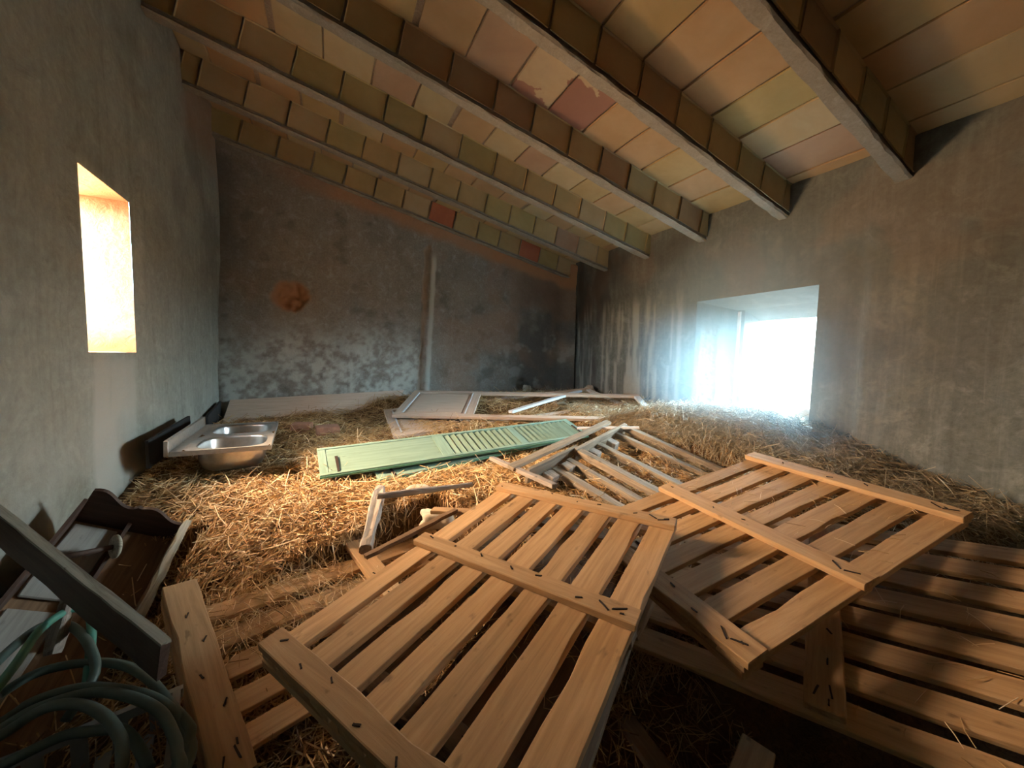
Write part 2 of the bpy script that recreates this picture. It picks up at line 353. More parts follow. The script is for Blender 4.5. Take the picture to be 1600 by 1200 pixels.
def sb(U, V):
    Z = zz(U, V); w = top(U)-Z
    h, _ = hole_at(U, Z, -0.41, 1.79, 0.24, 0.22, 1, 4); c1, c2 = crack(U, Z)
    r = 0.75*ss(2.75, 3.45, U+0.5*(fbm(U, Z, 2.5, 3)-0.5))*ss(0.4, 0.9, fbm(U*1.0, Z*0.6, 3, 7)+0.35) + 0.45*ss(0.60, 0.3, U+1.24+fbm(U, Z, 2, 6)*0.3)*ss(1.7, 2.6, Z)  # sooty right end; shade painted into the upper left
    r = np.maximum(r, 0.4*ss(0.6, 0.75, fbm(U, Z, 4.5, 17, 5)))
    r = r*(1-h)*(1-c2)*ss(0.5, 0.62, w+0.12*fbm(U, Z, 3, 5))
    g = 0.95*ss(1.75, 0.75, Z+0.6*(fbm(U, Z, 1.8, 9)-0.5))*ss(1.75, 1.25, U+0.2*fbm(U, Z, 5, 1))*ss(0.36, 0.62, 0.55*fbm(U, Z, 7, 2, 4)+0.45*fbm(U, Z, 22, 4, 4)) + 0.9*c2 + 0.35*c1  # pale mould low down with window light painted in, and crack filling
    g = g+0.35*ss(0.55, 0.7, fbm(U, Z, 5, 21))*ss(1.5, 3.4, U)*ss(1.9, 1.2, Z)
    b = 0.95*h+0.75*ss(0.66, 0.52, w+0.12*fbm(U, Z, 3, 5))*ss(-1.0, 0.4, U)+0.4*c1+0.28*ss(0.42, 0.6, fbm(U, Z, 1.3, 31))*ss(1.5, 2.0, U)
    return r, g*(1-h), b
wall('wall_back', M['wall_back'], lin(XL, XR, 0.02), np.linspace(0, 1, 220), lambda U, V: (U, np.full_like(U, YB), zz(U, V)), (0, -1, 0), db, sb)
# wall_right with the deep window embrasure
WIN = (1.93, 3.27, 0.10, 1.79)
def dr(U, V):
    d = 0.05*(fbm(U, V, 0.8, 41)-0.5)+0.022*(fbm(U, V, 5, 42)-0.5)
    return d+0.05*ss(1.60, 1.55, U+0.02*fbm(U, V, 3, 1))+0.06*ss(2.1, 2.5, V+0.3*fbm(U, V, 2, 2))
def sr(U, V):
    r = 0.55*ss(4.2, 5.6, U)*ss(0.3, 0.6, fbm(U*3, V*0.4, 2, 3))+0.5*ss(1.7, 2.3, V+0.4*fbm(U, V, 2, 8))+0.3*ss(0.45, 0.7, fbm(U, V, 1.5, 12))  # darker towards the far end and the top
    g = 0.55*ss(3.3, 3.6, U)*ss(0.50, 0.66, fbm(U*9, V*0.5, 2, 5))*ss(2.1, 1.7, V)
    b = 0.10*ss(1.5, 1.9, V)*ss(0.45, 0.6, fbm(U, V, 2, 22))
    return r, g, b
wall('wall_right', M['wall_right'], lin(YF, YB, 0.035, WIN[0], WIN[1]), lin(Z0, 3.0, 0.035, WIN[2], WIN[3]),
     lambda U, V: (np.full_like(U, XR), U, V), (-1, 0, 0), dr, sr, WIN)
wall('wall_front', M['wall_left'], lin(XL, XR, 0.15), np.linspace(0, 1, 20), lambda U, V: (U, np.full_like(U, YF), zz(U, V)), (0, 1, 0), lambda U, V: 0*U)
# reveals
def reveal(name, mat, a, b, c, d, n, m, amp, seed, stain_and_light=None):
    """bilinear sheet a-b-c-d (a->b across, a->d along)"""
    us = np.linspace(0, 1, n); vs = np.linspace(0, 1, m); U, V = np.meshgrid(us, vs, indexing='ij')
    a, b, c, d = [np.array(q, float) for q in (a, b, c, d)]
    P = ((1-U)*(1-V))[..., None]*a+(U*(1-V))[..., None]*b+(U*V)[..., None]*c+((1-U)*V)[..., None]*d
    nn = np.cross(b-a, d-a); nn /= np.linalg.norm(nn); sx = np.linalg.norm(b-a); sy = np.linalg.norm(d-a)
    D = amp*(fbm(U*sx, V*sy, 6, seed)-0.5)*2*ss(0, 0.06, np.minimum(np.minimum(U, 1-U)*sx, np.minimum(V, 1-V)*sy))
    if stain_and_light: D = D+stain_and_light(U, V)[3]
    P = P+D[..., None]*nn; idx = np.arange(n*m).reshape(n, m)
    q = np.stack([idx[:-1, :-1], idx[1:, :-1], idx[1:, 1:], idx[:-1, 1:]], -1).reshape(-1, 4)
    me = npmesh(name, P.reshape(-1, 3), q, True)
    ca = me.color_attributes.new('stain_and_light', 'FLOAT_COLOR', 'POINT'); col = np.zeros((n*m, 4)); col[:, 3] = 1
    if stain_and_light:
        for i, s in enumerate(stain_and_light(U, V)[:3]):
            if s is not None: col[:, i] = np.clip(s, 0, 1).ravel()
    ca.data.foreach_set('color', col.ravel())
    return me
y0, y1, z0, z1 = SLIT; xo = XL-0.31
w1 = setp(bpy.data.objects.new('window_1', None), kind='structure'); C.objects.link(w1); w1.location = (0, 0, 0)
link('far_jamb', reveal('far_jamb', M['jamb'], (XL, y1, z0), (xo, y1, z0), (xo, y1, z1), (XL, y1, z1), 30, 90, 0.008, 3, lambda U, V: (0*U, 0*U, ss(.24, .06, V+.08*fbm(U, V*3, 5, 3))+.8*ss(.86, .97, V), -.006*fbm(U*4, V*14, 4, 9)*ss(.35, .6, V))), M['jamb'], w1)
link('near_jamb', reveal('near_jamb', M['jamb'], (XL, y0, z1), (xo, y0, z1), (xo, y0, z0), (XL, y0, z0), 20, 50, 0.006, 4), M['jamb'], w1)
link('soffit', reveal('soffit', M['jamb'], (XL, y1, z1), (xo, y1, z1), (xo, y0, z1), (XL, y0, z1), 20, 30, 0.004, 5, lambda U, V: (0*U, 0*U, 0*U+.85, 0*U)), M['jamb'], w1)
link('sill', reveal('sill', M['jamb'], (XL, y0, z0), (xo, y0, z0), (xo, y1, z0), (XL, y1, z0), 20, 30, 0.004, 6), M['jamb'], w1)
w2 = setp(bpy.data.objects.new('window_2', None), kind='structure'); C.objects.link(w2)
a0, a1, b0_, b1_ = WIN
XM, XO = XR+0.43, XR+0.73
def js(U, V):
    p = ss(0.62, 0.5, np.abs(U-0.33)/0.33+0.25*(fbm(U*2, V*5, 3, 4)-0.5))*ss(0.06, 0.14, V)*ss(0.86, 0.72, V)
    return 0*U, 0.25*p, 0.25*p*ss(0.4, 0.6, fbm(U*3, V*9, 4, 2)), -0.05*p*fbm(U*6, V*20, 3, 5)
link('splayed_jamb', reveal('sj', M['jamb_blue'], (XR, a1, b0_), (XM, 2.99, b0_), (XM, 2.99, 1.68), (XR, a1, b1_), 40, 120, 0.01, 7, js), M['jamb_blue'], w2)
link('frame_rebate', reveal('fr', M['jamb_blue'], (XM, 2.99, b0_), (XM+0.02, 2.91, b0_), (XM+0.02, 2.91, 1.68), (XM, 2.99, 1.68), 6, 40, 0.003, 8), M['jamb_blue'], w2)
link('outer_jamb', reveal('oj', M['jamb_blue'], (XM+0.02, 2.91, b0_), (XO, 2.88, b0_), (XO, 2.88, 1.55), (XM+0.02, 2.91, 1.68), 10, 60, 0.008, 9), M['jamb_blue'], w2)
link('near_jamb', reveal('nj', M['jamb_blue'], (XR, a0, b1_), (XO, 1.72, 1.55), (XO, 1.72, b0_), (XR, a0, b0_), 20, 60, 0.006, 10), M['jamb_blue'], w2)
link('lintel_soffit', reveal('ls', M['jamb_blue'], (XR, a1+.01, b1_), (XM+.005, 3.01, 1.68), (XM+0.005, 1.78, 1.68), (XR, a0-.01, b1_), 20, 30, 0.008, 11), M['jamb_blue'], w2)
link('outer_lintel', reveal('ol', M['jamb_blue'], (XM, 3.01, 1.683), (XO, 2.92, 1.55), (XO, 1.70, 1.55), (XM, 1.78, 1.683), 10, 30, 0.003, 12), M['jamb_blue'], w2)
link('sill', reveal('si', M['jamb_blue'], (XR, a0, b0_), (XO, 1.72, b0_), (XO, 2.88, b0_), (XR, a1, b0_), 20, 40, 0.004, 13), M['jamb_blue'], w2)
# stub of pale wooden frame left in the rebate
bar('frame_post', w2, M['palewood'], (XM-0.005, 2.965, 0.15), (XM-0.005, 2.965, 1.66), 0.03, 0.025, up=(1, 0, 0), seg=8)
# shell outside the windows so that nothing leaks
floor = setp(link('floor', pyme('floor', [(XL-0.3, YF, Z0), (XR+0.9, YF, Z0), (XR+0.9, YB, Z0), (XL-0.3, YB, Z0), (XL-0.3, YF, Z0-0.1), (XR+0.9, YF, Z0-0.1), (XR+0.9, YB, Z0-0.1), (XL-0.3, YB, Z0-0.1)],
    [(0, 1, 2, 3), (7, 6, 5, 4), (0, 4, 5, 1), (1, 5, 6, 2), (2, 6, 7, 3), (3, 7, 4, 0)]), M['earth']), kind='structure')

# ------------------------------------------------------------------ ceiling: slab, tiles, beams with tiled faces
def slabv(x0, x1, y0, y1, wa, wb): return [(x, y, w-SL*x) for w in (wa, wb) for (x, y) in ((x0, y0), (x1, y0), (x1, y1), (x0, y1))]
BF = [(3, 2, 1, 0), (4, 5, 6, 7), (0, 1, 5, 4), (1, 2, 6, 5), (2, 3, 7, 6), (3, 0, 4, 7)]
ceil = setp(link('ceiling', pyme('ceiling', slabv(XL-0.4, XR+0.8, YF-0.2, YB+0.2, WC+0.016, WC+0.12), BF), M['mortar']), kind='structure')
def tile_mesh(lx, ly, lz, seed):
    """flat clay tile with softly broken edges, bottom face at z=0 looking down"""
    r = random.Random(seed); bm = bmesh.new(); n = 3; vs = {}
    def P(i, j, z, ins):
        x = (-0.5+i/n)*lx; y = (-0.5+j/n)*ly
        x += -ins*(1 if i == n else -1 if i == 0 else 0); y += -ins*(1 if j == n else -1 if j == 0 else 0)
        return x, y, z
    rr = {}
    for i in range(n+1):
        for j in range(n+1):
            e = i in (0, n) or j in (0, n); q = (r.uniform(-.004, .004), r.uniform(-.004, .004)) if e else (0, 0)
            x, y, z = P(i, j, 0, 0.006); vs[i, j] = bm.verts.new((x+q[0], y+q[1], r.uniform(-.0015, .0015)))
            if e: x, y, z = P(i, j, lz, 0); rr[i, j] = bm.verts.new((x+q[0], y+q[1], lz))
    for i in range(n):
        for j in range(n): bm.faces.new((vs[i, j], vs[i, j+1], vs[i+1, j+1], vs[i+1, j]))
    ring = [(i, 0) for i in range(n)]+[(n, j) for j in range(n)]+[(i, n) for i in range(n, 0, -1)]+[(0, j) for j in range(n, 0, -1)]
    for k in range(len(ring)):
        a, b = ring[k], ring[(k+1) % len(ring)]; bm.faces.new((vs[a], vs[b], rr[b], rr[a]))
    bmesh.ops.recalc_face_normals(bm, faces=bm.faces)
    me = bpy.data.meshes.new('tile'); bm.to_mesh(me); bm.free(); me.materials.append(TM[0]); return me
BY = [1.31+0.912*k for k in range(-3, 6)]      # near faces of the beams
BY[-1] = 5.88
ct = TH; cosT = math.cos(TH)
P0 = 0.40; tv = [tile_mesh(1, 1, 1, s) for s in range(1)]
ctm = {}
def put(name, me, mat, parent, mw):
    o = bpy.data.objects.new(name, me); C.objects.link(o); o.parent = parent; o.matrix_basis = mw
    o.material_slots[0].link = 'OBJECT'; o.material_slots[0].material = mat; return o
NT = int((XR-XL)/(P0))+2
def slope_m(x, y, w, jr): return Matrix.Translation((x, y, w-SL*x)) @ Matrix.Rotation(TH, 4, 'Y') @ Matrix.Rotation(jr, 4, 'Z')
tcache = {}
def get_tile(lx, ly, lz, k):
    key = (round(lx, 2), round(ly, 2), k % 6)
    if key not in tcache: tcache[key] = tile_mesh(round(lx, 2), round(ly, 2), lz, hash(key) % 1000)
    return tcache[key]
bays = [(YF, BY[0])] + [(BY[i]+0.10, BY[i+1]) for i in range(len(BY)-1)]
cnt = 0
for bi, (ya, yb) in enumerate(bays):
    if yb-ya < 0.3: continue
    off = [0.05, 0.2, 0.33, 0.1, 0.25, 0.02, 0.16, 0.3, 0.12, 0.2][bi]
    x = XL-0.05+off-0.4
    while x < XR+0.1:
        ln = P0*rng.uniform(0.94, 1.06); gap = 0.012 if rng.random() < 0.85 else 0.045
        xa, xb = max(x, XL+0.01), min(x+ln-gap, XR-0.01)
        if xb-xa > 0.12:
            m = rng.choices(TM, (5, 5, 4, 3, 2))[0]
            if ya > 4.0: m = rng.choice(TM[:3])
            if 2.2 < ya < 2.6 and 1.7 < (xa+xb)/2 < 2.35 or (3.1 < ya < 3.4 and 2.9 < xa < 3.2): m = TP
            me = get_tile((xb-xa)/cosT, (yb-ya)-0.02, 0.02, cnt)
            put('ceiling_tile', me, m, ceil, slope_m((xa+xb)/2, (ya+yb)/2, WC, rng.uniform(-.004, .004)) @ Matrix.Translation((0, 0, rng.uniform(-0.004, 0.002)))); cnt += 1
        x += ln
fcache = {}
for k, y in enumerate(BY):
    v = []; f = []; n = 60; xs = np.linspace(XL+0.005, XR-0.005, n); rr = random.Random(k)
    for x in xs:
        a = rr.uniform(-.006, .006); b = rr.uniform(-.006, .006); c = rr.uniform(-.006, .006); L = 0.028
        for (yy, w) in ((y+0.012, WC+0.012), (y+0.012, WB+0.035+a*0.5), (y-0.006+a, WB+0.012+b*0.5), (y+0.008+b, WB+c*0.5), (y+0.092+c, WB+a*0.5), (y+0.10+a*0.5, WB+0.03), (y+0.095, WC+0.012)):
            v.append((x, yy, w-SL*x))
    for i in range(n-1):
        for j in range(7): f.append((i*7+j, (i+1)*7+j, (i+1)*7+(j+1) % 7, i*7+(j+1) % 7))
    f.append(tuple(range(7))); f.append(tuple((n-1)*7+j for j in range(6, -1, -1)))
    me = pyme('beam', v, f); bm = bmesh.new(); bm.from_mesh(me); bmesh.ops.recalc_face_normals(bm, faces=bm.faces); bm.to_mesh(me); bm.free()
    beam = link('beam', me, M['concrete'], ceil)
    # tiles stuck on the side that faces the camera
    x = XL-0.05-rng.uniform(0.05, 0.35)
    if k == 8: x = 1.49+0.01-0.4*7
    while x < XR:
        ln = P0 if k == 8 else P0*rng.uniform(0.95, 1.05); xa, xb = max(x, XL+0.01), min(x+ln-0.014, XR-0.01)
        if xb-xa > 0.12:
            me = get_tile((xb-xa)/cosT, 0.285, 0.014, cnt); cnt += 1
            m = rng.choice(FM)
            if y > 3.5: m = rng.choice([TM[0], TM[4], TM[2], FM[0]])
            xm = (xa+xb)/2
            if k == 8 and (abs(xm-1.69) < 0.15 or abs(xm-3.29) < 0.2): m = TR
            if k == 7 and abs(xm-3.6) < 0.22: m = TM[3]
            mw = Matrix.Translation((xm, y-0.004, (WB+WC)/2+0.02-SL*xm)) @ Matrix.Rotation(TH, 4, 'Y') @ Matrix.Rotation(R(-90), 4, 'X') @ Matrix.Rotation(math.pi, 4, 'X')
            o = put('face_tile', me, m, beam, mw)
        x += ln

# ------------------------------------------------------------------ straw heap surface
CP = np.array([
 (-1.24, 4.0, .10), (-1.24, 3.0, .02), (-1.24, 5.9, .14), (-1.24, 5.4, .10), (-1.24, 5.0, .12), (-.2, 5.9, .20), (.8, 5.95, .36), (1.85, 5.95, .36), (3.3, 5.95, .36), (4.35, 5.95, .34),
 (-.4, 5.2, .13), (.3, 4.8, .10), (.5, 5.3, .12), (1.2, 5.2, .22), (2.2, 5.2, .36), (3.2, 4.9, .36), (4.3, 4.8, .36), (1.8, 4.4, .16), (2.6, 4.3, .22), (3.3, 4.0, .28),
 (-.8, 4.1, .03), (-.5, 3.3, .02), (-.9, 3.0, .0), (0, 3.0, .0), (0.0, 3.9, .02), (.5, 3.5, -.02), (1.3, 3.4, -.02), (2.2, 3.3, .02), (2.6, 2.9, .08), (1.6, 2.9, .03), (.9, 2.7, .02), (.5, 2.3, .0), (-.3, 2.5, -.02), (-.8, 2.5, -.08), (0.1, 2.1, -.06),
 (3.7, 2.5, .52), (3.55, 2.9, .42), (3.8, 2.1, .48), (3.3, 2.6, .33), (4.3, 2.45, .35), (4.35, 1.95, .42), (4.3, 1.6, .24), (4.3, 1.1, .10), (4.3, .6, .0), (4.3, 3.3, .38), (3.7, 1.5, .20), (3.0, 2.2, .20), (2.9, 1.7, .14), (3.1, 1.2, .10), (3.6, .9, .05), (3.4, 3.4, .34),
 (2.2, 2.4, .06), (1.6, 2.3, .03), (1.9, 1.8, .03), (1.2, 1.9, -.06), (1.0, 1.5, -.12), (.5, 1.5, -.22), (.5, 1.1, -.35), (.2, 1.6, -.22), (.2, .7, -.6), (.8, .7, -.5), (-.3, 1.5, -.20), (-.3, 1.0, -.42), (-.6, 1.6, -.18), (-.9, 2.0, -.30), (-.9, 1.2, -.55), (-1.2, 1.8, -.4),
 (1.6, 1.2, -.12), (1.9, .9, -.12), (2.4, .9, .02), (1.5, .6, -.42), (2.1, .3, -.28), (2.8, .3, -.1), (1.1, .9, -.45), (1.1, .4, -.65), (.8, .2, -.72), (3.5, 0, -.15), (2.5, -.5, -.5), (4.3, -.4, -.2), (0, 0, -.76), (-1.2, 0, -.76), (1, -1, -.76), (3, -1.2, -.7), (0, -1.2, -.76), (-1.2, .8, -.65), (4.3, -1.2, -.5)])
A = frame((.982, 2.012, .211), 298.7, 6.9, -2.1)
B = frame((2.68, 1.489, .358), 265.1, 10.5, 1.4)
A2 = frame((.97, 1.93, .085), 301.5, 5.2, -1.0)
Cc = frame((1.384, .564, -.120), 293.2, 13.3, -7.5)
Dm = frame((-.620, 1.967, -.005), 24.2, 17.6, 6.0)
Em = frame((1.305, 2.256, .155), -68.5, 6.5, 15.9)
Bx = frame((-1.1, 2.59, .25), 1.8, 26.7, 31.0)
D1 = frame((.735, 4.726, .262), -28.5, 13.0, -.4)
S1 = frame((-.043, 3.043, .095), 3.3, 16.8, -1.8)
CL = [(A2, 0, .9, -1.2, 0, -.07), (B, 0, 1, -1.5, 0, -.08), (Cc, -.7, .85, 0, 1.1, -.08), (Dm, -.05, 1.4, -.9, -.10, -.065), (Em, 0, 1.1, 0, 1.6, -.08), (Bx, -.05, .50, -1.0, 0.03, -.27), (D1, -.05, 3.4, -.05, 1.0, -.05), (S1, -.02, 2.7, -.03, .45, -.03)]
def surf(x, y, rough=True):
    x = np.asarray(x, float); y = np.asarray(y, float); sh = x.shape; x = x.ravel(); y = y.ravel(); out = np.empty(len(x))
    for i in range(0, len(x), 20000):
        a = x[i:i+20000, None]; b = y[i:i+20000, None]
        d2 = (a-CP[:, 0])**2+(b-CP[:, 1])**2
        w = np.exp(-d2/(2*0.26**2))+1e-3/(d2+0.05)**1.5
        out[i:i+20000] = (w*CP[:, 2]).sum(1)/w.sum(1)
    if rough: out = out+0.05*(fbm(x, y, 2.6, 61)-0.5)+0.035*(fbm(x, y, 9, 62)-0.5)
    for mw, x0, x1, y0, y1, dz in CL:
        m = np.array(mw); o = m[:3, 3]; nx, ny, nz = m[:3, 2]; zp = (m[:3, 2]@o-nx*x-ny*y)/nz
        d = np.stack([x, y, zp], -1)-o; lx = d@m[:3, 0]; ly = d@m[:3, 1]
        w = ss(0.06, 0.0, np.maximum(np.maximum(x0-lx, lx-x1), np.maximum(y0-ly, ly-y1)))
        out = out-np.maximum(0, out-(zp+dz))*w
    return out.reshape(sh)
xs = np.linspace(XL-0.03, XR+0.04, 190); ys = np.linspace(YF, YB+0.03, 240)
GX, GY = np.meshgrid(xs, ys, indexing='ij'); GZ = surf(GX, GY)
ii = np.arange(GX.size).reshape(GX.shape)
hq = np.stack([ii[:-1, :-1], ii[1:, :-1], ii[1:, 1:], ii[:-1, 1:]], -1).reshape(-1, 4)
heapv = np.stack([GX, GY, GZ], -1).reshape(-1, 3)

def strands(P, yaw, pitch, L, wd, bend, tone):
    """bent three sided straws as one vertex/quad block"""
    n = len(P); d = np.stack([np.cos(yaw)*np.cos(pitch), np.sin(yaw)*np.cos(pitch), np.sin(pitch)], -1)
    s = np.stack([-np.sin(yaw), np.cos(yaw), 0*yaw], -1); u = np.cross(d, s)
    V = np.empty((n, 3, 3, 3))
    for i, t in enumerate((-.5, 0., .5)):
        c = P+d*(L*t)[:, None]+(s*np.cos(bend[:, 1:2])+np.abs(u)*np.sin(bend[:, 1:2]))*(bend[:, 0:1]*(0.25-t*t)*L[:, None])
        for k in range(3):
            q = 2*math.pi*k/3; V[:, i, k] = c+(s*math.cos(q)+u*math.sin(q))*(wd*(1-0.35*abs(t)))[:, None]
    base = (np.arange(n)*9)[:, None, None]
    F = np.array([[i*3+k, i*3+(k+1) % 3, (i+1)*3+(k+1) % 3, (i+1)*3+k] for i in range(2) for k in range(3)])[None]
    return V.reshape(-1, 3), (base+F).reshape(-1, 4), np.repeat(tone, 9)
def sample(n, w, x0, x1, y0, y1):
    x = nr.uniform(x0, x1, n*3); y = nr.uniform(y0, y1, n*3); p = w(x, y); k = nr.random(n*3) < p; return x[k][:n], y[k][:n]
def scatter(n, w, box, lmin, lmax, wd, flat=0.25, lift=0.012, tn=(0.5, 0.22)):
    x, y = sample(n, w, *box); m = len(x); L = nr.uniform(lmin, lmax, m)*nr.choice([1, 1, 1, 1.5], m)
    z = surf(x, y); e = 0.03; gx = (surf(x+e, y)-surf(x-e, y))/(2*e); gy = (surf(x, y+e)-surf(x, y-e))/(2*e)
    yaw = nr.uniform(0, 2*math.pi, m); sl_ = np.arctan(gx*np.cos(yaw)+gy*np.sin(yaw)); pitch = sl_+nr.normal(0, flat, m)
    zz_ = z+lift*nr.random(m)*1.5+np.abs(np.sin(pitch-sl_))*L*0.38
    x = np.clip(x, XL+0.07, XR-0.07); y = np.clip(y, None, YB-0.10)
    P = np.stack([x, y, zz_], -1)
    tone = np.clip(nr.normal(tn[0], tn[1], m), 0, 1)
    return strands(P, yaw, pitch, L, wd*nr.uniform(0.7, 1.3, m), np.stack([nr.uniform(0, .5, m), nr.uniform(0, 6.3, m)], -1), tone)
def build_straw(name, blocks, mats, label, cat, base=None):
    V = []; Q = []; Tn = []; MI = []; o = 0
    if base is not None:
        V.append(base[0]); Q.append(base[1]); Tn.append(np.full(len(base[0]), .3)); MI.append(np.zeros(len(base[1]), int)); o = len(base[0])
    for bi, (v, q, t, mi) in enumerate(blocks):
        V.append(v); Q.append(q+o); Tn.append(t); MI.append(np.full(len(q), mi)); o += len(v)
    me = npmesh(name, np.concatenate(V), np.concatenate(Q), False)
    for m in mats: me.materials.append(m)
    me.polygons.foreach_set('material_index', np.concatenate(MI).astype(np.int32))
    a = me.attributes.new('tone', 'FLOAT', 'POINT'); a.data.foreach_set('value', np.concatenate(Tn).astype(np.float32))
    return setp(link(name, me), label, cat, kind='stuff')
def gz(x, y, cx, cy, rx, ry): return np.exp(-(((x-cx)/rx)**2+((y-cy)/ry)**2))
mound = lambda x, y: np.clip(1.2*gz(x, y, 3.65, 2.5, .75, .75)+0.9*gz(x, y, 3.9, 1.6, .6, .6)+.25*gz(x, y, 3.8, .8, .7, .6), 0, 1)
wmain = lambda x, y: np.clip((0.16+ss(5.2, 1.6, y)*0.9)*ss(0.9, 2.0, y+0.5*x*(x > 0)+0.6*(x+.35)*(x < -.35))*(1-0.8*mound(x, y)), 0, 1)
blk = [(*scatter(62000, wmain, (XL+.03, 3.4, 1.0, 4.6), .03, .095, .0027, tn=(.58, .24)), 1), (*scatter(12000, lambda x, y: 0*x+1, (XL+.05, 4.3, 4.0, 5.9), .06, .2, .0030), 1),
       (*scatter(3500, lambda x, y: 0*x+1, (-.28, 1.4, .2, 1.8), .04, .11, .0021, tn=(.4, .2)), 1),
       (*scatter(1800, lambda x, y: ss(1.6, 2.0, y), (XL+.05, 1.8, 1.8, 4.2), .08, .18, .0026, .35, .03, (.85, .15)), 1)]
build_straw('straw', blk, [M['strawbase'], M['straw']], 'golden loose straw heaped over the whole floor', 'straw', (heapv, hq))
blk = [(*scatter(42000, mound, (2.7, 4.33, .3, 3.5), .07, .19, .0021, .22, .03, (.42, .2)), 0), (*scatter(260, mound, (2.9, 4.2, .3, 3.3), .16, .28, .0020, .45, .02, (.7, .2)), 0),
       (*scatter(3500, lambda x, y: 0*x+1, (3.0, 4.3, 3.3, 5.9), .08, .18, .0026, .3, .03, (.6, .2)), 0)]
build_straw('hay', blk, [M['hay']], 'dull brown hay heaped below the bright window', 'hay')

# ------------------------------------------------------------------ pallets
def nails(parent, pts, r=None):
    for (x, y, z, a, l) in pts: link('nail', plank_mesh(l, 0.005, 0.005, 0.0006, 3), M['nail'], parent, T(x, y, z, a))
def pallet_y(name_mw, label, W, L, bw, m, mat, n=7, sw=None, group=None, th=0.024, under=True, edge_l=0.0):
    """slats run along local -y, cross battens along x on top of them"""
    t = root('pallet', name_mw, label, 'pallet', group)
    bt = []
    for i, y in enumerate((0, -m, -L+bw)):
        ex = rng.uniform(0.0, 0.012)
        b = plank('batten', t, mat, -ex, W+ex, y-bw, y, -th*0.2, th, jit=0.002, seg=9, cham=0.003, notch=0.12); bt.append(b)
        if under: plank('lower_batten', t, mat, 0.01, W-0.01, y-bw, y, -2.3*th, -1.25*th, jit=0.002, seg=4)
        for k in range(n):
            xx = 0.05+(W-0.1)*k/(n-1)
            if rng.random() < 0.75: nails(b, [(xx-W/2+rng.uniform(-.02, .02), rng.uniform(-.02, .02), th*0.62, rng.uniform(-.8, .8), rng.uniform(.008, .028))])
        for q in range(2): nails(b, [(W/2-0.05-0.05*q, rng.uniform(-.012, .012), th*0.63, (0.5, -0.6)[q], 0.05)])
    sw = sw or W/n*0.76
    for k in range(n):
        xc = sw/2+(W-sw)*k/(n-1); w2 = sw*rng.uniform(0.93, 1.05)/2
        plank('slat', t, mat, max(xc-w2, 0), min(xc+w2, W), -L+0.004, -0.004, -1.22*th, -0.22*th, axis='y', jit=0.0018, seg=10, cham=0.002, notch=0.10)
    return t
pallet_y(A, 'orange-lit slatted pallet lying on top in the middle foreground', 1.0, 1.36, 0.075, 0.636, M['pine'])
pallet_y(B, 'slatted pallet with raised battens right of centre, below the bright window', 1.0, 1.484, 0.095, 0.766, M['pine'])
pallet_y(A2, 'greyed pallet mostly hidden beneath the middle foreground pallet', 0.88, 1.18, 0.075, 0.56, M['pine_grey'], group=None)
def pallet_x(mw, label, xs_b, bw, y0b, y1b, x0, x1, ys_, sw, mat, th=0.024):
    t = root('pallet', mw, label, 'pallet')
    for x in xs_b:
        b = plank('batten', t, mat, x, x+bw, y0b, y1b, -th*0.2, th, axis='y', jit=0.002, seg=9, cham=0.003, notch=0.1)
        plank('lower_batten', t, mat, x, x+bw, y0b+.01, y1b-.01, -2.3*th, -1.25*th, axis='y', jit=0.002, seg=4)
        for y in ys_: nails(b, [(y+sw/2-(y0b+y1b)/2+rng.uniform(-.02, .02), rng.uniform(-.025, .025), th*0.62, rng.uniform(-.8, .8), rng.uniform(.008, .03))])
        nails(b, [(y0b+.07-(y0b+y1b)/2, -.018, th*.63, .15, .045), (y0b+.06-(y0b+y1b)/2, .02, th*.63, -.3, .04)])
    for y in ys_:
        d = rng.uniform(-.006, .006); plank('slat', t, mat, x0, x1, y+d, y+sw+d, -1.22*th, -0.22*th, jit=0.002, seg=10, cham=0.002, notch=0.1)
    return t
s_ = 1.155
pallet_x(Cc, 'wide slatted pallet low in the right foreground, in deep shadow', [-.66, 0.0, .70], .106, 0.0, 1.06, -.68, .82, [s_*(.09-.103+.130*i) for i in range(8)], s_*.090, M['pine'])
s_ = .76
pallet_x(Dm, 'pallet half buried in straw in the left foreground, with a broad left batten', [0.0, 1.0*s_, 1.62*s_], .145*s_, -1.12*s_, 0.0, 0.012, 1.78*s_, [-s_*(.201+.112+.179*i) for i in range(5)], s_*.112, M['pine'])

# old weathered pallet behind the two front ones
E_ = root('pallet', Em, 'old weathered brown pallet with thick runners between the green shutter and right pallet', 'pallet')
for (y, w, x1, z) in ((1.50, .06, 1.05, 0), (1.33, .055, .98, -.03), (.98, .07, 1.15, -.045), (.64, .075, 1.05, 0), (.48, .06, .98, -.035), (.30, .07, .98, -.05)):
    plank('runner', E_, M['weathered'], 0.015, x1, y-w/2, y+w/2, z-.028, z+.028, jit=.004, seg=9, notch=.15, cham=.003)
plank('head_board', E_, M['weathered'], -.02, .012, .60, 1.54, -.10, .035, axis='y', jit=.003, seg=7, cham=.003)
plank('head_board', E_, M['weathered'], -.045, -.018, .02, .66, -.09, .035, axis='y', jit=.003, seg=7, cham=.003)
plank('side_board', E_, M['weathered'], -.20, -.14, -.02, 1.50, -.03, .0, axis='y', jit=.004, seg=8, notch=.2)
for (x, y) in ((.06, 1.13), (.06, .80), (.05, .40), (.05, .18)): plank('block', E_, M['driftgrey'], x-.02, x+.07, y-.05, y+.04, -.08, -.005, jit=.006, seg=3, cham=.004)
setp(bar('lath', None, M['driftgrey'], (1.245, 2.80, .155), (1.31, 1.93, .185), .045, .03, jit=.003, seg=8, cham=.003), 'pale grey lath pointing back towards the green shutter from the middle pallet', 'lath')
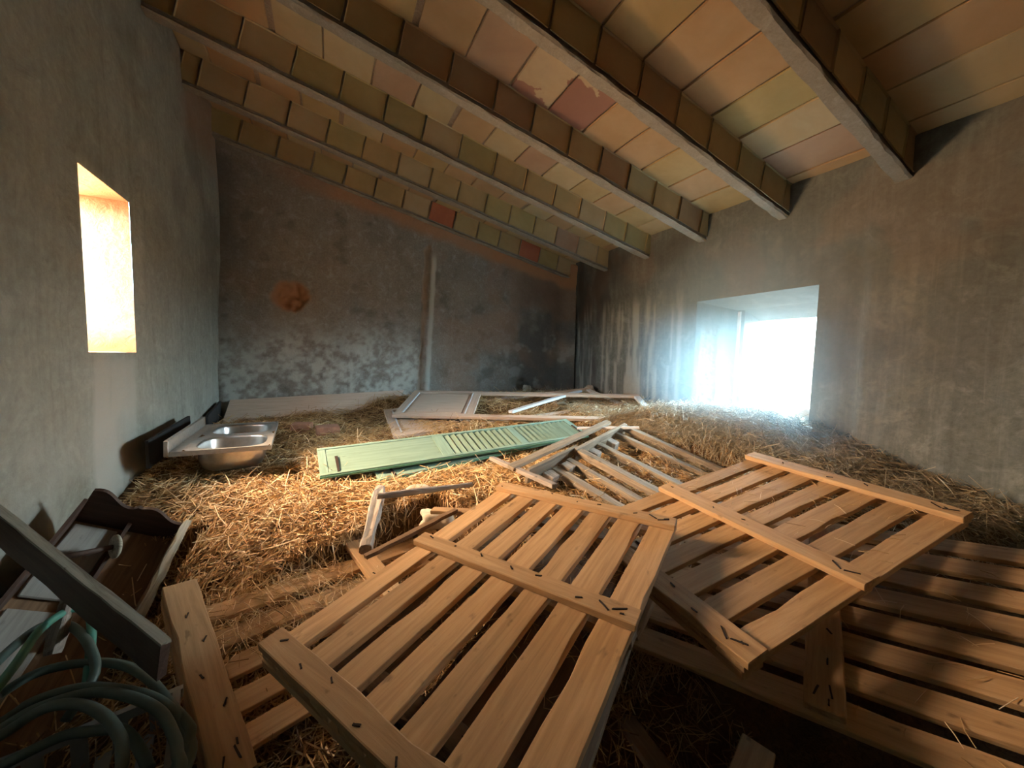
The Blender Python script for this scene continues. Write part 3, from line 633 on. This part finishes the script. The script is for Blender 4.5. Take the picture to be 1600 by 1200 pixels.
setp(bar('lath', None, M['palewood'], (2.30, 3.02, .30), (2.75, 2.62, .345), .035, .02, jit=.002, seg=6), 'short pale lath lying across the corner of the weathered pallet', 'lath')

# ------------------------------------------------------------------ shutters
def shutter(mw, label, L, Wd, n, split, a=0.030, louvre=True):
    t = root('shutter', mw, label, 'shutter', None); th = .03
    plank('stile', t, M['green'], 0, L, 0, a, -th, 0, jit=.0012, seg=8, cham=.002); plank('stile', t, M['green'], 0, L, Wd-a, Wd, -th, 0, jit=.0012, seg=8, cham=.002)
    for x0, x1 in ((0.0, .06), (split-.02, split+.09), (L-.07, L), ((L+split)/2-.02, (L+split)/2+.06)): plank('rail', t, M['green'], x0, x1, a, Wd-a, -th, -.001, axis='y', jit=.001, seg=3, cham=.002)
    plank('panel', t, M['green'], .06, split-.02, a, Wd-a, -.022, -.006, jit=.0012, seg=6)
    plank('edge_moulding', t, M['greendark'], 0, L, -.010, 0, -.028, -.010, jit=.001, seg=6)
    mid = (L+split)/2; spans = ((split+.09, mid-.02), (mid+.06, L-.07))
    me = plank_mesh(Wd-2*a-.002, .051, .006, .0006, 3)
    for s0, s1 in spans:
        k = int((s1-s0)/.062)
        for i in range(k):
            x = s0+(i+.5)*(s1-s0)/k
            link('louvre', me, M['green'], t, Matrix.Translation((x, Wd/2, -.013)) @ Matrix.Rotation(R(90), 4, 'Z') @ Matrix.Rotation(R(-17), 4, 'X'))
    for x in (.13, L-.05): link('hinge', plank_mesh(.02, Wd*.55, .005, .0005, 3), M['nail'], t, T(x, Wd*.32, .003))
    return t
shutter(frame((-.043, 3.043, .095), 3.3, 16.8, -1.8), 'long faded green louvred shutter on top of the straw', 2.63, .41, 24, .99)
shutter(frame((.37, 2.955, .035), 11.0, 11, -2.6), 'second green shutter, mostly hidden under the first, its near edge showing', 2.58, .30, 24, .9)

# ------------------------------------------------------------------ pale door leaves
def leaf(mw, label, L, Wd, st, px, mat, th=.035, m2=None):
    t = root('door_leaf', mw, label, 'door'); m2 = m2 or mat
    plank('stile', t, mat, 0, L, 0, st, -th, 0, jit=.001, seg=8, cham=.002); plank('stile', t, mat, 0, L, Wd-st, Wd, -th, 0, jit=.001, seg=8, cham=.002)
    for x0, x1 in ((0.0, st*1.2), (px, px+st*1.3), (L-st, L)): plank('rail', t, mat if x0 < L-.5 else m2, x0, x1, st, Wd-st, -th, -.001, axis='y', jit=.001, seg=4, cham=.002)
    p = plank('panel', t, mat, st*1.2, px, st, Wd-st, -.030, -.018, jit=.001, seg=4)
    plank('raised_field', t, mat, st*1.2+.05, px-.05, st+.05, Wd-st-.05, -.018, -.006, jit=.001, seg=3, cham=.005)
    for y in (st, Wd-st): plank('bead', t, mat, st*1.2, px, y-.008, y+.008, -.012, .004, jit=.0005, seg=4)
    for x in (st*1.2, px): plank('bead', t, M['palewood'], x-.008, x+.008, st, Wd-st, -.012, .004, axis='y', jit=.0005, seg=4)
    return t
leaf(frame((.735, 4.726, .262), -28.5, 13.0, -.4), 'unpainted panelled door leaf with an empty glazing frame, uppermost by back wall', 3.34, 1.0, .085, .90, M['doorwood'], m2=M['palewood'])
leaf(frame((.671, 4.204, .105), -2.0, 9.9, -4.3), 'second door leaf lying underneath, its pale lower stile crossing the upper frame', 3.33, .98, .085, .85, M['doorwood'], m2=M['palewood'])
setp(bar('lath', None, M['palewood'], (2.05, 4.05, .335), (3.55, 4.62, .515), .07, .03, jit=.0015, seg=8), 'bluish white lath lying diagonally inside the empty door frame', 'lath')

# long board leaning at the back wall + black sheet painting the dark void behind it
bl = root('leaning_board', Matrix.Identity(4), 'long plain brown board leaning against foot of the back wall', 'board')
me = pyme('board', [(-1.14, 5.58, .10), (.85, 5.60, .14), (1.10, 5.86, .47), (-1.10, 5.88, .385), (-1.14, 5.61, .09), (.85, 5.63, .13), (1.10, 5.89, .46), (-1.10, 5.91, .375)], [(0, 1, 2, 3), (7, 6, 5, 4), (0, 4, 5, 1), (1, 5, 6, 2), (2, 6, 7, 3), (3, 7, 4, 0)])
link('face', me, M['doorwood'], bl)
setp(bar('board', None, M['void'], (-1.195, 5.25, .10), (-1.195, 5.86, .20), .022, .36, jit=.002), 'black sheet for the dark void in the corner behind the sink', 'board')

# ------------------------------------------------------------------ sink
def bowl(nx, rx, ry, depth, n=28):
    v = []; f = []; prof = [(1.0, 0), (.985, -.02), (.95, -depth*.55), (.86, -depth*.88), (.70, -depth), (.12, -depth*1.02), (.0, -depth*1.02)]
    for s, z in prof:
        for k in range(n):
            a = 2*math.pi*k/n; e = 2/3.4; cx, sy = math.cos(a), math.sin(a)
            v.append((rx*s*math.copysign(abs(cx)**e, cx), ry*s*math.copysign(abs(sy)**e, sy), z))
    for i in range(len(prof)-1):
        for k in range(n): f.append((i*n+k, i*n+(k+1) % n, (i+1)*n+(k+1) % n, (i+1)*n+k))
    return pyme('bowl', v, f)
sk = root('sink', frame((-.987, 3.365, .285), 3.1, -.2, .9), 'double bowl stainless steel sink lying on the straw near left wall', 'sink')
SW, SLn = .60, 1.20
bm = bmesh.new(); n = 28
def rr_ring(cx, cy, rx, ry, z, n=28):
    o = []
    for k in range(n):
        a = 2*math.pi*k/n; e = 2/3.4; c, s = math.cos(a), math.sin(a); o.append(bm.verts.new((cx+rx*math.copysign(abs(c)**e, c), cy+ry*math.copysign(abs(s)**e, s), z)))
    return o
def rect_ring(x0, x1, y0, y1, z, cx, cy, n=28):
    o = []
    for k in range(n):
        a = 2*math.pi*k/n; c, s = math.cos(a), math.sin(a); t = min(((x1-cx) if c > 0 else (cx-x0))/max(abs(c), 1e-6), ((y1-cy) if s > 0 else (cy-y0))/max(abs(s), 1e-6)); o.append(bm.verts.new((cx+c*t, cy+s*t, z)))
    return o
for j in range(2):
    ya, yb = j*SLn/2, (j+1)*SLn/2; cx, cy = .335, (ya+yb)/2
    r1 = rr_ring(cx, cy, .225, .245, -.004); r2 = rect_ring(.06, SW, ya, yb, 0, cx, cy)
    for k in range(n): bm.faces.new((r1[k], r1[(k+1) % n], r2[(k+1) % n], r2[k]))
me = bpy.data.meshes.new('deck'); bmesh.ops.recalc_face_normals(bm, faces=bm.faces); bm.to_mesh(me); bm.free()
link('deck', me, M['steel_rim'], sk)
for j in range(2):
    b = link('bowl', bowl(0, .225, .245, .19), M['steel'], sk, T(.335, SLn/4+j*SLn/2, -.004), smooth=True)
    b.modifiers.new('thick', 'SOLIDIFY').thickness = .003
    link('drain', tube_mesh('d', [Vector((0, 0, -.196)), Vector((0, 0, -.188))], .035, 14), M['steel_rim'], b)
for (x0, x1, y0, y1, z0_, z1_, nm) in ((.0, SW, -.006, 0, -.03, .004, 'rim'), (.0, SW, SLn, SLn+.006, -.03, .004, 'rim'), (SW-.004, SW+.004, 0, SLn, -.03, .004, 'rim')):
    plank(nm, sk, M['steel_rim'], x0, x1, y0, y1, z0_, z1_, axis='x' if x1-x0 > .1 else 'y', jit=.0003, seg=4)
plank('drain_ledge', sk, M['steel_rim'], 0, .06, 0, SLn, -.004, 0, axis='y', jit=.0003, seg=4)
plank('upstand', sk, M['steel_rim'], -.03, -.004, 0, SLn, -.03, .085, axis='y', jit=.0008, seg=6, cham=.003)
setp(bar('board', None, M['void'], (-1.12, 3.42, .27), (-1.14, 4.40, .30), .02, .20, jit=.002), 'black strip standing between sink upstand and left wall', 'board')  # gap behind the upstand drawn as a black strip
for i, (p, rz, lb) in enumerate((((.02, 4.62, .13), 8, 'large dull red brick lying behind the sink'), ((-.24, 4.78, .15), -14, 'small dull red brick closest to the leaning board'))):
    me = plank_mesh(.24 if i == 0 else .2, .13, .13, .006, 4, cham=.008); setp(link('brick', me, M['brick'], None, T(*p, R(rz), R(6))), lb, 'brick')

# ------------------------------------------------------------------ loose timbers and stones in the middle
def split_log(name, a, b, w, h, mat, label, cat='timber', seed=1, crack=True):
    r = random.Random(seed); a = Vector(a); b = Vector(b); d = b-a; x = d.normalized(); y = Vector((0, 0, 1)).cross(x).normalized(); z = x.cross(y)
    m = Matrix((x, y, z)).transposed().to_4x4(); m.translation = (a+b)/2
    n = 16; L = d.length; v = []; f = []; K = 10
    for i in range(n+1):
        t = i/n; s = 0.72+0.28*math.sin(math.pi*min(1, t*1.25+.12)); s *= 1+r.uniform(-.06, .06)
        for k in range(K):
            q = 2*math.pi*k/K+.3; rad = 1+r.uniform(-.07, .07)
            if crack and k == 2 and 1 < i < n-1: rad *= .62
            v.append((-L/2+L*t+r.uniform(-.004, .004), math.copysign(abs(math.cos(q))**.7, math.cos(q))*w/2*s*rad, math.copysign(abs(math.sin(q))**.7, math.sin(q))*h/2*s*rad))
    for i in range(n):
        for k in range(K): f.append((i*K+k, (i+1)*K+k, (i+1)*K+(k+1) % K, i*K+(k+1) % K))
    f.append(tuple(range(K))); f.append(tuple(n*K+k for k in range(K-1, -1, -1)))
    me = pyme(name, v, f); bm = bmesh.new(); bm.from_mesh(me); bmesh.ops.recalc_face_normals(bm, faces=bm.faces); bm.to_mesh(me); bm.free()
    return setp(link(name, me, mat, None, m), label, cat)
split_log('timber', (.335, 2.66, .065), (.165, 1.86, .055), .085, .075, M['driftgrey'], 'cracked silver grey timber standing out of the straw below the green shutters', seed=3)
split_log('timber', (.275, 2.34, .135), (.92, 2.40, .10), .035, .045, M['driftgrey'], 'thin grey branch lying across the cracked timber', 'branch', seed=5, crack=False)
def stone(loc, sz, rz, label, seed):
    bm = bmesh.new(); bmesh.ops.create_icosphere(bm, subdivisions=3, radius=1)
    for v in bm.verts:
        q = v.co.normalized(); e = 1/max(abs(q.x), abs(q.y), abs(q.z))**.6; k = e*(0.85+0.35*noise.noise(q*1.3+Vector((seed*3, 0, 0)))+.1*noise.noise(q*5+Vector((seed, 0, 0)))); v.co = Vector((q.x*sz[0], q.y*sz[1], q.z*sz[2]))*k
    me = bpy.data.meshes.new('stone'); bm.to_mesh(me); bm.free()
    return setp(link('stone', me, M['stone'], None, T(*loc, R(rz)), smooth=True), label, 'stone')
stone((.60, 2.13, .02), (.12, .085, .055), -28, 'chalky block of stone lying between branch and middle pallet', 1)
stone((.60, 2.62, .03), (.10, .05, .045), -15, 'rough chalky stone lying behind the branch', 2)
stone((3.30, 5.88, .44), (.10, .05, .09), 10, 'brown broken stone at the foot of the dark back wall', 3)
stone((4.20, 5.2, .47), (.10, .09, .09), 10, 'squared pale stone at the far end of window wall', 4)
stone((4.62, 2.02, .40), (.20, .17, .17), 20, 'rubble block on the sill at the right of the bright window', 5)
# ragged bark strip and board ends around the middle pallet
setp(bar('bark_strip', None, M['brownwood'], (.16, 1.80, .05), (.66, 1.97, .125), .03, .02, jit=.006, seg=10), 'splintered dark bark strip edging the left of the middle pallet', 'bark')
setp(bar('board_end', None, M['pine'], (.55, 2.08, .10), (.78, 1.90, .115), .06, .022, jit=.002, seg=5, cham=.003), 'short board end peeping out behind far left corner of middle pallet', 'board')
# boards in the dark gap at the bottom
setp(bar('board_end', None, M['pine'], (.80, .50, -.36), (1.33, .66, -.33), .10, .03, jit=.002, seg=6, cham=.003), 'short thick board end lit in dark gap at the bottom edge', 'board')
setp(bar('board', None, M['pine_grey'], (1.05, 1.12, -.42), (1.02, .52, -.44), .075, .03, jit=.003, seg=6), 'dim board deep in the dark gap, left of the lit board end', 'board')
split_log('log', (.66, 1.02, -.13), (.98, 1.12, -.16), .11, .10, M['pine_grey'], 'short thick log end in the dark under right edge of middle pallet', 'log', seed=9, crack=False)

# ------------------------------------------------------------------ left corner: old box, beam, hose, crate
bx = root('wooden_box', frame((-1.075, 2.59, .25), 1.8, 26.7, 31.0), 'dark old wooden box with a scalloped end board leaning at left wall', 'box')
BWd = .43; BLn = .98; BD = .17
v = []; f = []; n = 26
for i in range(n+1):
    t = i/n; x = t*BWd
    zt = .045-.075*t + .030*math.sin(t*2*math.pi*1.9+.35)*(1-.35*t) + (0.012 if .44 < t < .47 else 0)
    for y in (-.006, .012):
        for z in (-BD, zt): v.append((x, y, z))
for i in range(n):
    a = i*4; b = a+4; f += [(a, b, b+1, a+1), (a+2, a+3, b+3, b+2), (a+1, b+1, b+3, a+3), (a, a+2, b+2, b)]
f += [(0, 1, 3, 2), (n*4, n*4+2, n*4+3, n*4+1)]
link('scalloped_end', pyme('end', v, f), M['darkwood'], bx)
plank('side_board', bx, M['darkwood'], -.012, .002, -BLn, -.006, -BD, -.005, axis='y', jit=.002, seg=8)
for y0_, y1_ in ((-.42, -.03), (-.96, -.47)):
    lp = plank('lining_panel', bx, M['paintedgrey'], .012, .185, y0_, y1_, -BD+.002, -BD+.016, axis='y', jit=.002, seg=5, cham=.005); lp['label'] = 'pale grey panel'
sp = plank('side_board', bx, M['brownwood'], BWd-.012, BWd+.012, -.60, -.006, -BD, -.016, axis='y', jit=.003, seg=8)
ce = plank('capping', bx, M['chippedwhite'], BWd-.020, BWd+.016, -.60, .0, -.016, .006, axis='y', jit=.004, seg=12, notch=.3); ce['label'] = 'chipped pale edge'
plank('bottom', bx, M['brownwood'], 0, BWd, -BLn, 0, -BD-.015, -BD, axis='y', jit=.002, seg=6)
plank('divider', bx, M['darkwood'], .20, .215, -.62, -.01, -BD, -.10, axis='y', jit=.002, seg=6)
ax = link('spindle', tube_mesh('s', [Vector((.05, -.30, -.055)), Vector((.12, -.255, -.052)), Vector((.205, -.20, -.05))], .012, 10), M['darkwood'], bx)
P_ = [Vector((.200, -.203, -.05)), Vector((.204, -.2005, -.05)), Vector((.212, -.1955, -.05)), Vector((.216, -.193, -.05))]
kn = link('knob', tube_mesh('k', P_, .055, 22, prof=lambda t: .048 if t < .1 or t > .9 else .056), M['chippedwhite'], ax); kn['label'] = 'round pale disc knob'
link('bracket', plank_mesh(.06, .03, .02, .002, 4, cham=.004), M['chippedwhite'], bx, T(.075, -.36, -.06, .6))
split_log('post', (-.86, 1.80, -.06), (-.84, 1.86, .10), .05, .05, M['driftgrey'], 'short splintered grey post beneath the slanting beam', 'post', seed=12)

bmr = root('beam', Matrix.Identity(4), 'heavy old squared beam slanting down from left wall onto the left pallet', 'beam')
a = Vector((-.455, 1.435, .045)); b = Vector((-1.215, 2.245, .305))
bar('timber', bmr, M['darkwood'], a, b, .026, .125, jit=.003, seg=12, notch=.2)
d = (b-a).normalized(); y = Vector((0, 0, 1)).cross(d).normalized(); z = d.cross(y)
te = bar('lit_top_edge', bmr, M['chippedwhite'], a+z*.066, b+z*.066, .028, .010, jit=.002, seg=14, ends=.01); te['label'] = 'pale top edge with window light painted in'  # window light on the beam top painted as a pale strip

HP = {'L1': [[-0.9, 1.644, -0.06], [-0.853, 1.685, -0.05], [-0.786, 1.694, -0.05], [-0.69, 1.663, -0.05], [-0.596, 1.598, -0.05], [-0.504, 1.492, -0.05], [-0.43, 1.383, -0.06], [-0.368, 1.298, -0.07], [-0.352, 1.261, -0.08], [-0.366, 1.20, -0.1]],
 'L2': [[-0.832, 1.512, -0.06], [-0.782, 1.537, -0.04], [-0.698, 1.531, -0.03], [-0.616, 1.499, -0.03], [-0.497, 1.416, -0.03], [-0.423, 1.346, -0.04], [-0.377, 1.293, -0.08], [-0.342, 1.184, -0.1]],
 'L3': [[-0.811, 1.472, -0.05], [-0.723, 1.479, -0.02], [-0.615, 1.457, -0.01], [-0.512, 1.389, -0.01], [-0.429, 1.312, -0.02], [-0.38, 1.233, -0.03], [-0.359, 1.188, -0.05], [-0.349, 1.10, -0.06]],
 'L4': [[-0.798, 1.446, -0.05], [-0.741, 1.452, -0.02], [-0.687, 1.436, 0.0], [-0.619, 1.403, 0.0], [-0.554, 1.34, 0.0], [-0.506, 1.279, -0.01], [-0.476, 1.224, -0.02], [-0.469, 1.15, -0.04]],
 'L5': [[-0.943, 1.706, 0.0], [-0.943, 1.801, 0.0], [-0.926, 1.882, 0.0], [-0.876, 1.876, 0.0], [-0.812, 1.821, 0.0], [-0.72, 1.686, 0.0], [-0.677, 1.60, -0.05]],
 'G': [[-0.848, 1.50, 0.02], [-0.842, 1.603, 0.05], [-0.861, 1.748, 0.06], [-0.843, 1.836, 0.06], [-0.813, 1.86, 0.05], [-0.778, 1.832, 0.03], [-0.738, 1.742, 0.0], [-0.70, 1.60, -0.12]],
 'L6': [[-0.521, 1.341, -0.06], [-0.471, 1.29, -0.08], [-0.425, 1.22, -0.1]]}
def back(p, q, cx=-.74, cy=1.16, r=.33, dz=0):
    """unseen lower half of a turn of the coil"""
    a0 = math.atan2(p[1]-cy, p[0]-cx); a1 = math.atan2(q[1]-cy, q[0]-cx)
    while a1 > a0: a1 -= 2*math.pi
    k = 5; r0 = math.hypot(p[0]-cx, p[1]-cy); r1 = math.hypot(q[0]-cx, q[1]-cy); o = []
    for i in range(1, k+1):
        t = i/(k+1); an = a0+(a1-a0)*t; rr = r0+(r1-r0)*t; rr = rr*(1-t*(1-t)*.4); o.append([cx+rr*math.cos(an), cy+rr*math.sin(an), p[2]+(q[2]-p[2])*t-.06*math.sin(math.pi*t)+dz])
    return o
seq = HP['L5']+back(HP['L5'][-1], HP['L1'][0], -.9, 1.45)
seq = HP['L1']; seq = seq+back(seq[-1], HP['L2'][0])+HP['L2']; seq = seq+back(seq[-1], HP['L3'][0], dz=-.03)+HP['L3']; seq = seq+back(seq[-1], HP['L4'][0])+HP['L4']; seq = seq+back(seq[-1], [-.80, 1.36, -.09])+[[-.80, 1.36, -.09], [-.68, 1.41, -.08], [-.60, 1.385, -.07]]+HP['L6']
hs = root('hose', Matrix.Identity(4), 'coil of dark grey-green rubber hose in the lower left corner', 'hose')
link('coil', tube_mesh('coil', catmull(seq, 8), .0135, 12), M['hose'], hs)
link('free_loop', tube_mesh('loop', catmull(HP['L5']+[[-.70, 1.50, -.10]], 8), .0135, 12), M['hose'], hs)
gl = setp(link('hose', tube_mesh('green', catmull(HP['G'], 10), .0125, 12), M['hosegreen']), 'brighter green hose loop arching over the dark coil', 'hose')

cr = root('crate', frame((-.95, .95, -.42), 12, 0, 0), 'grey plastic crate with slotted sides under the hose coil', 'crate')
for i in range(7): plank('side_slat', cr, M['plastic'], .03+i*.085, .065+i*.085, .45, .46, 0, .28, axis='x', jit=.0005, seg=2)
for i in range(5): plank('side_slat', cr, M['plastic'], .60, .61, .02+i*.09, .05+i*.09, 0, .28, axis='y', jit=.0005, seg=2)
for z in (.0, .27): plank('rim', cr, M['plastic'], 0, .62, .445, .465, z, z+.03, jit=.0005, seg=3); plank('rim', cr, M['plastic'], .595, .615, 0, .45, z, z+.03, axis='y', jit=.0005, seg=3)
for i in range(6): plank('floor_slat', cr, M['plastic'], .04+i*.095, .075+i*.095, .0, .45, .18, .19, axis='y', jit=.0005, seg=2)

# loose straws lying on the boards of the pallets
def on_plane(mw, n, x0, x1, y0, y1, z, lmin, lmax, wd):
    x = nr.uniform(x0, x1, n); y = nr.uniform(y0, y1, n); m3 = np.array(mw)[:3, :3]; o = np.array(mw)[:3, 3]
    P = o+np.stack([x, y, np.full(n, z)], -1)@m3.T; L = nr.uniform(lmin, lmax, n); yaw = nr.uniform(0, 6.28, n)
    nrm = m3[:, 2]; sl_ = -np.arctan((nrm[0]*np.cos(yaw)+nrm[1]*np.sin(yaw))/nrm[2])
    return strands(P, yaw, sl_+nr.normal(0, .06, n), L, np.full(n, wd), np.stack([nr.uniform(0, .4, n), nr.uniform(0, 3.1, n)], -1), np.clip(nr.normal(.75, .2, n), 0, 1))
blk = [(*on_plane(Dm, 420, .1, .75, -.48, -.12, .002, .04, .12, .0015), 0), (*on_plane(A2, 320, .1, .8, -1.0, -.1, .0, .03, .09, .0015), 0), (*on_plane(Cc, 60, 0, .8, 0, 1., .002, .03, .1, .0015), 0),
       (*on_plane(B, 60, 0, 1, -.7, -.1, .0, .03, .1, .0015), 0), (*on_plane(E_.matrix_basis, 300, 0, .9, .1, 1.5, -.03, .03, .1, .0017), 0)]
build_straw('scattered_straw', blk, [M['straw']], 'loose straws scattered over and between the pallet boards', 'straw')

# ------------------------------------------------------------------ dusty haze added, mostly standing in for window glare
hm = bpy.data.materials.new('window_glow_haze'); hm.use_nodes = True; nt = hm.node_tree; hn = nt.nodes; hn.clear()
ho = hn.new('ShaderNodeOutputMaterial'); hv = hn.new('ShaderNodeVolumeScatter'); hv.inputs['Color'].default_value = (0.45, 0.78, 1.0, 1); hv.inputs['Anisotropy'].default_value = 0.2
tc = hn.new('ShaderNodeTexCoord'); ln = hn.new('ShaderNodeVectorMath'); ln.operation = 'LENGTH'; nt.links.new(tc.outputs['Object'], ln.inputs[0])
dn = mth(nt, 'MULTIPLY', mth(nt, 'POWER', mth(nt, 'SUBTRACT', 1.0, mth(nt, 'DIVIDE', ln.outputs['Value'], 1.55), True), 1.2), 1.35)
nt.links.new(dn, hv.inputs['Density']); nt.links.new(hv.outputs[0], ho.inputs['Volume'])
bm = bmesh.new(); bmesh.ops.create_icosphere(bm, subdivisions=3, radius=1.55)
hz = bpy.data.meshes.new('haze'); bm.to_mesh(hz); bm.free()
setp(link('haze', hz, hm, None, T(3.62, 2.15, 1.2) @ Matrix.Diagonal((.44, 1.0, .85, 1))), 'bluish dusty haze added for the glow in front of the bright window', 'haze', kind='stuff')
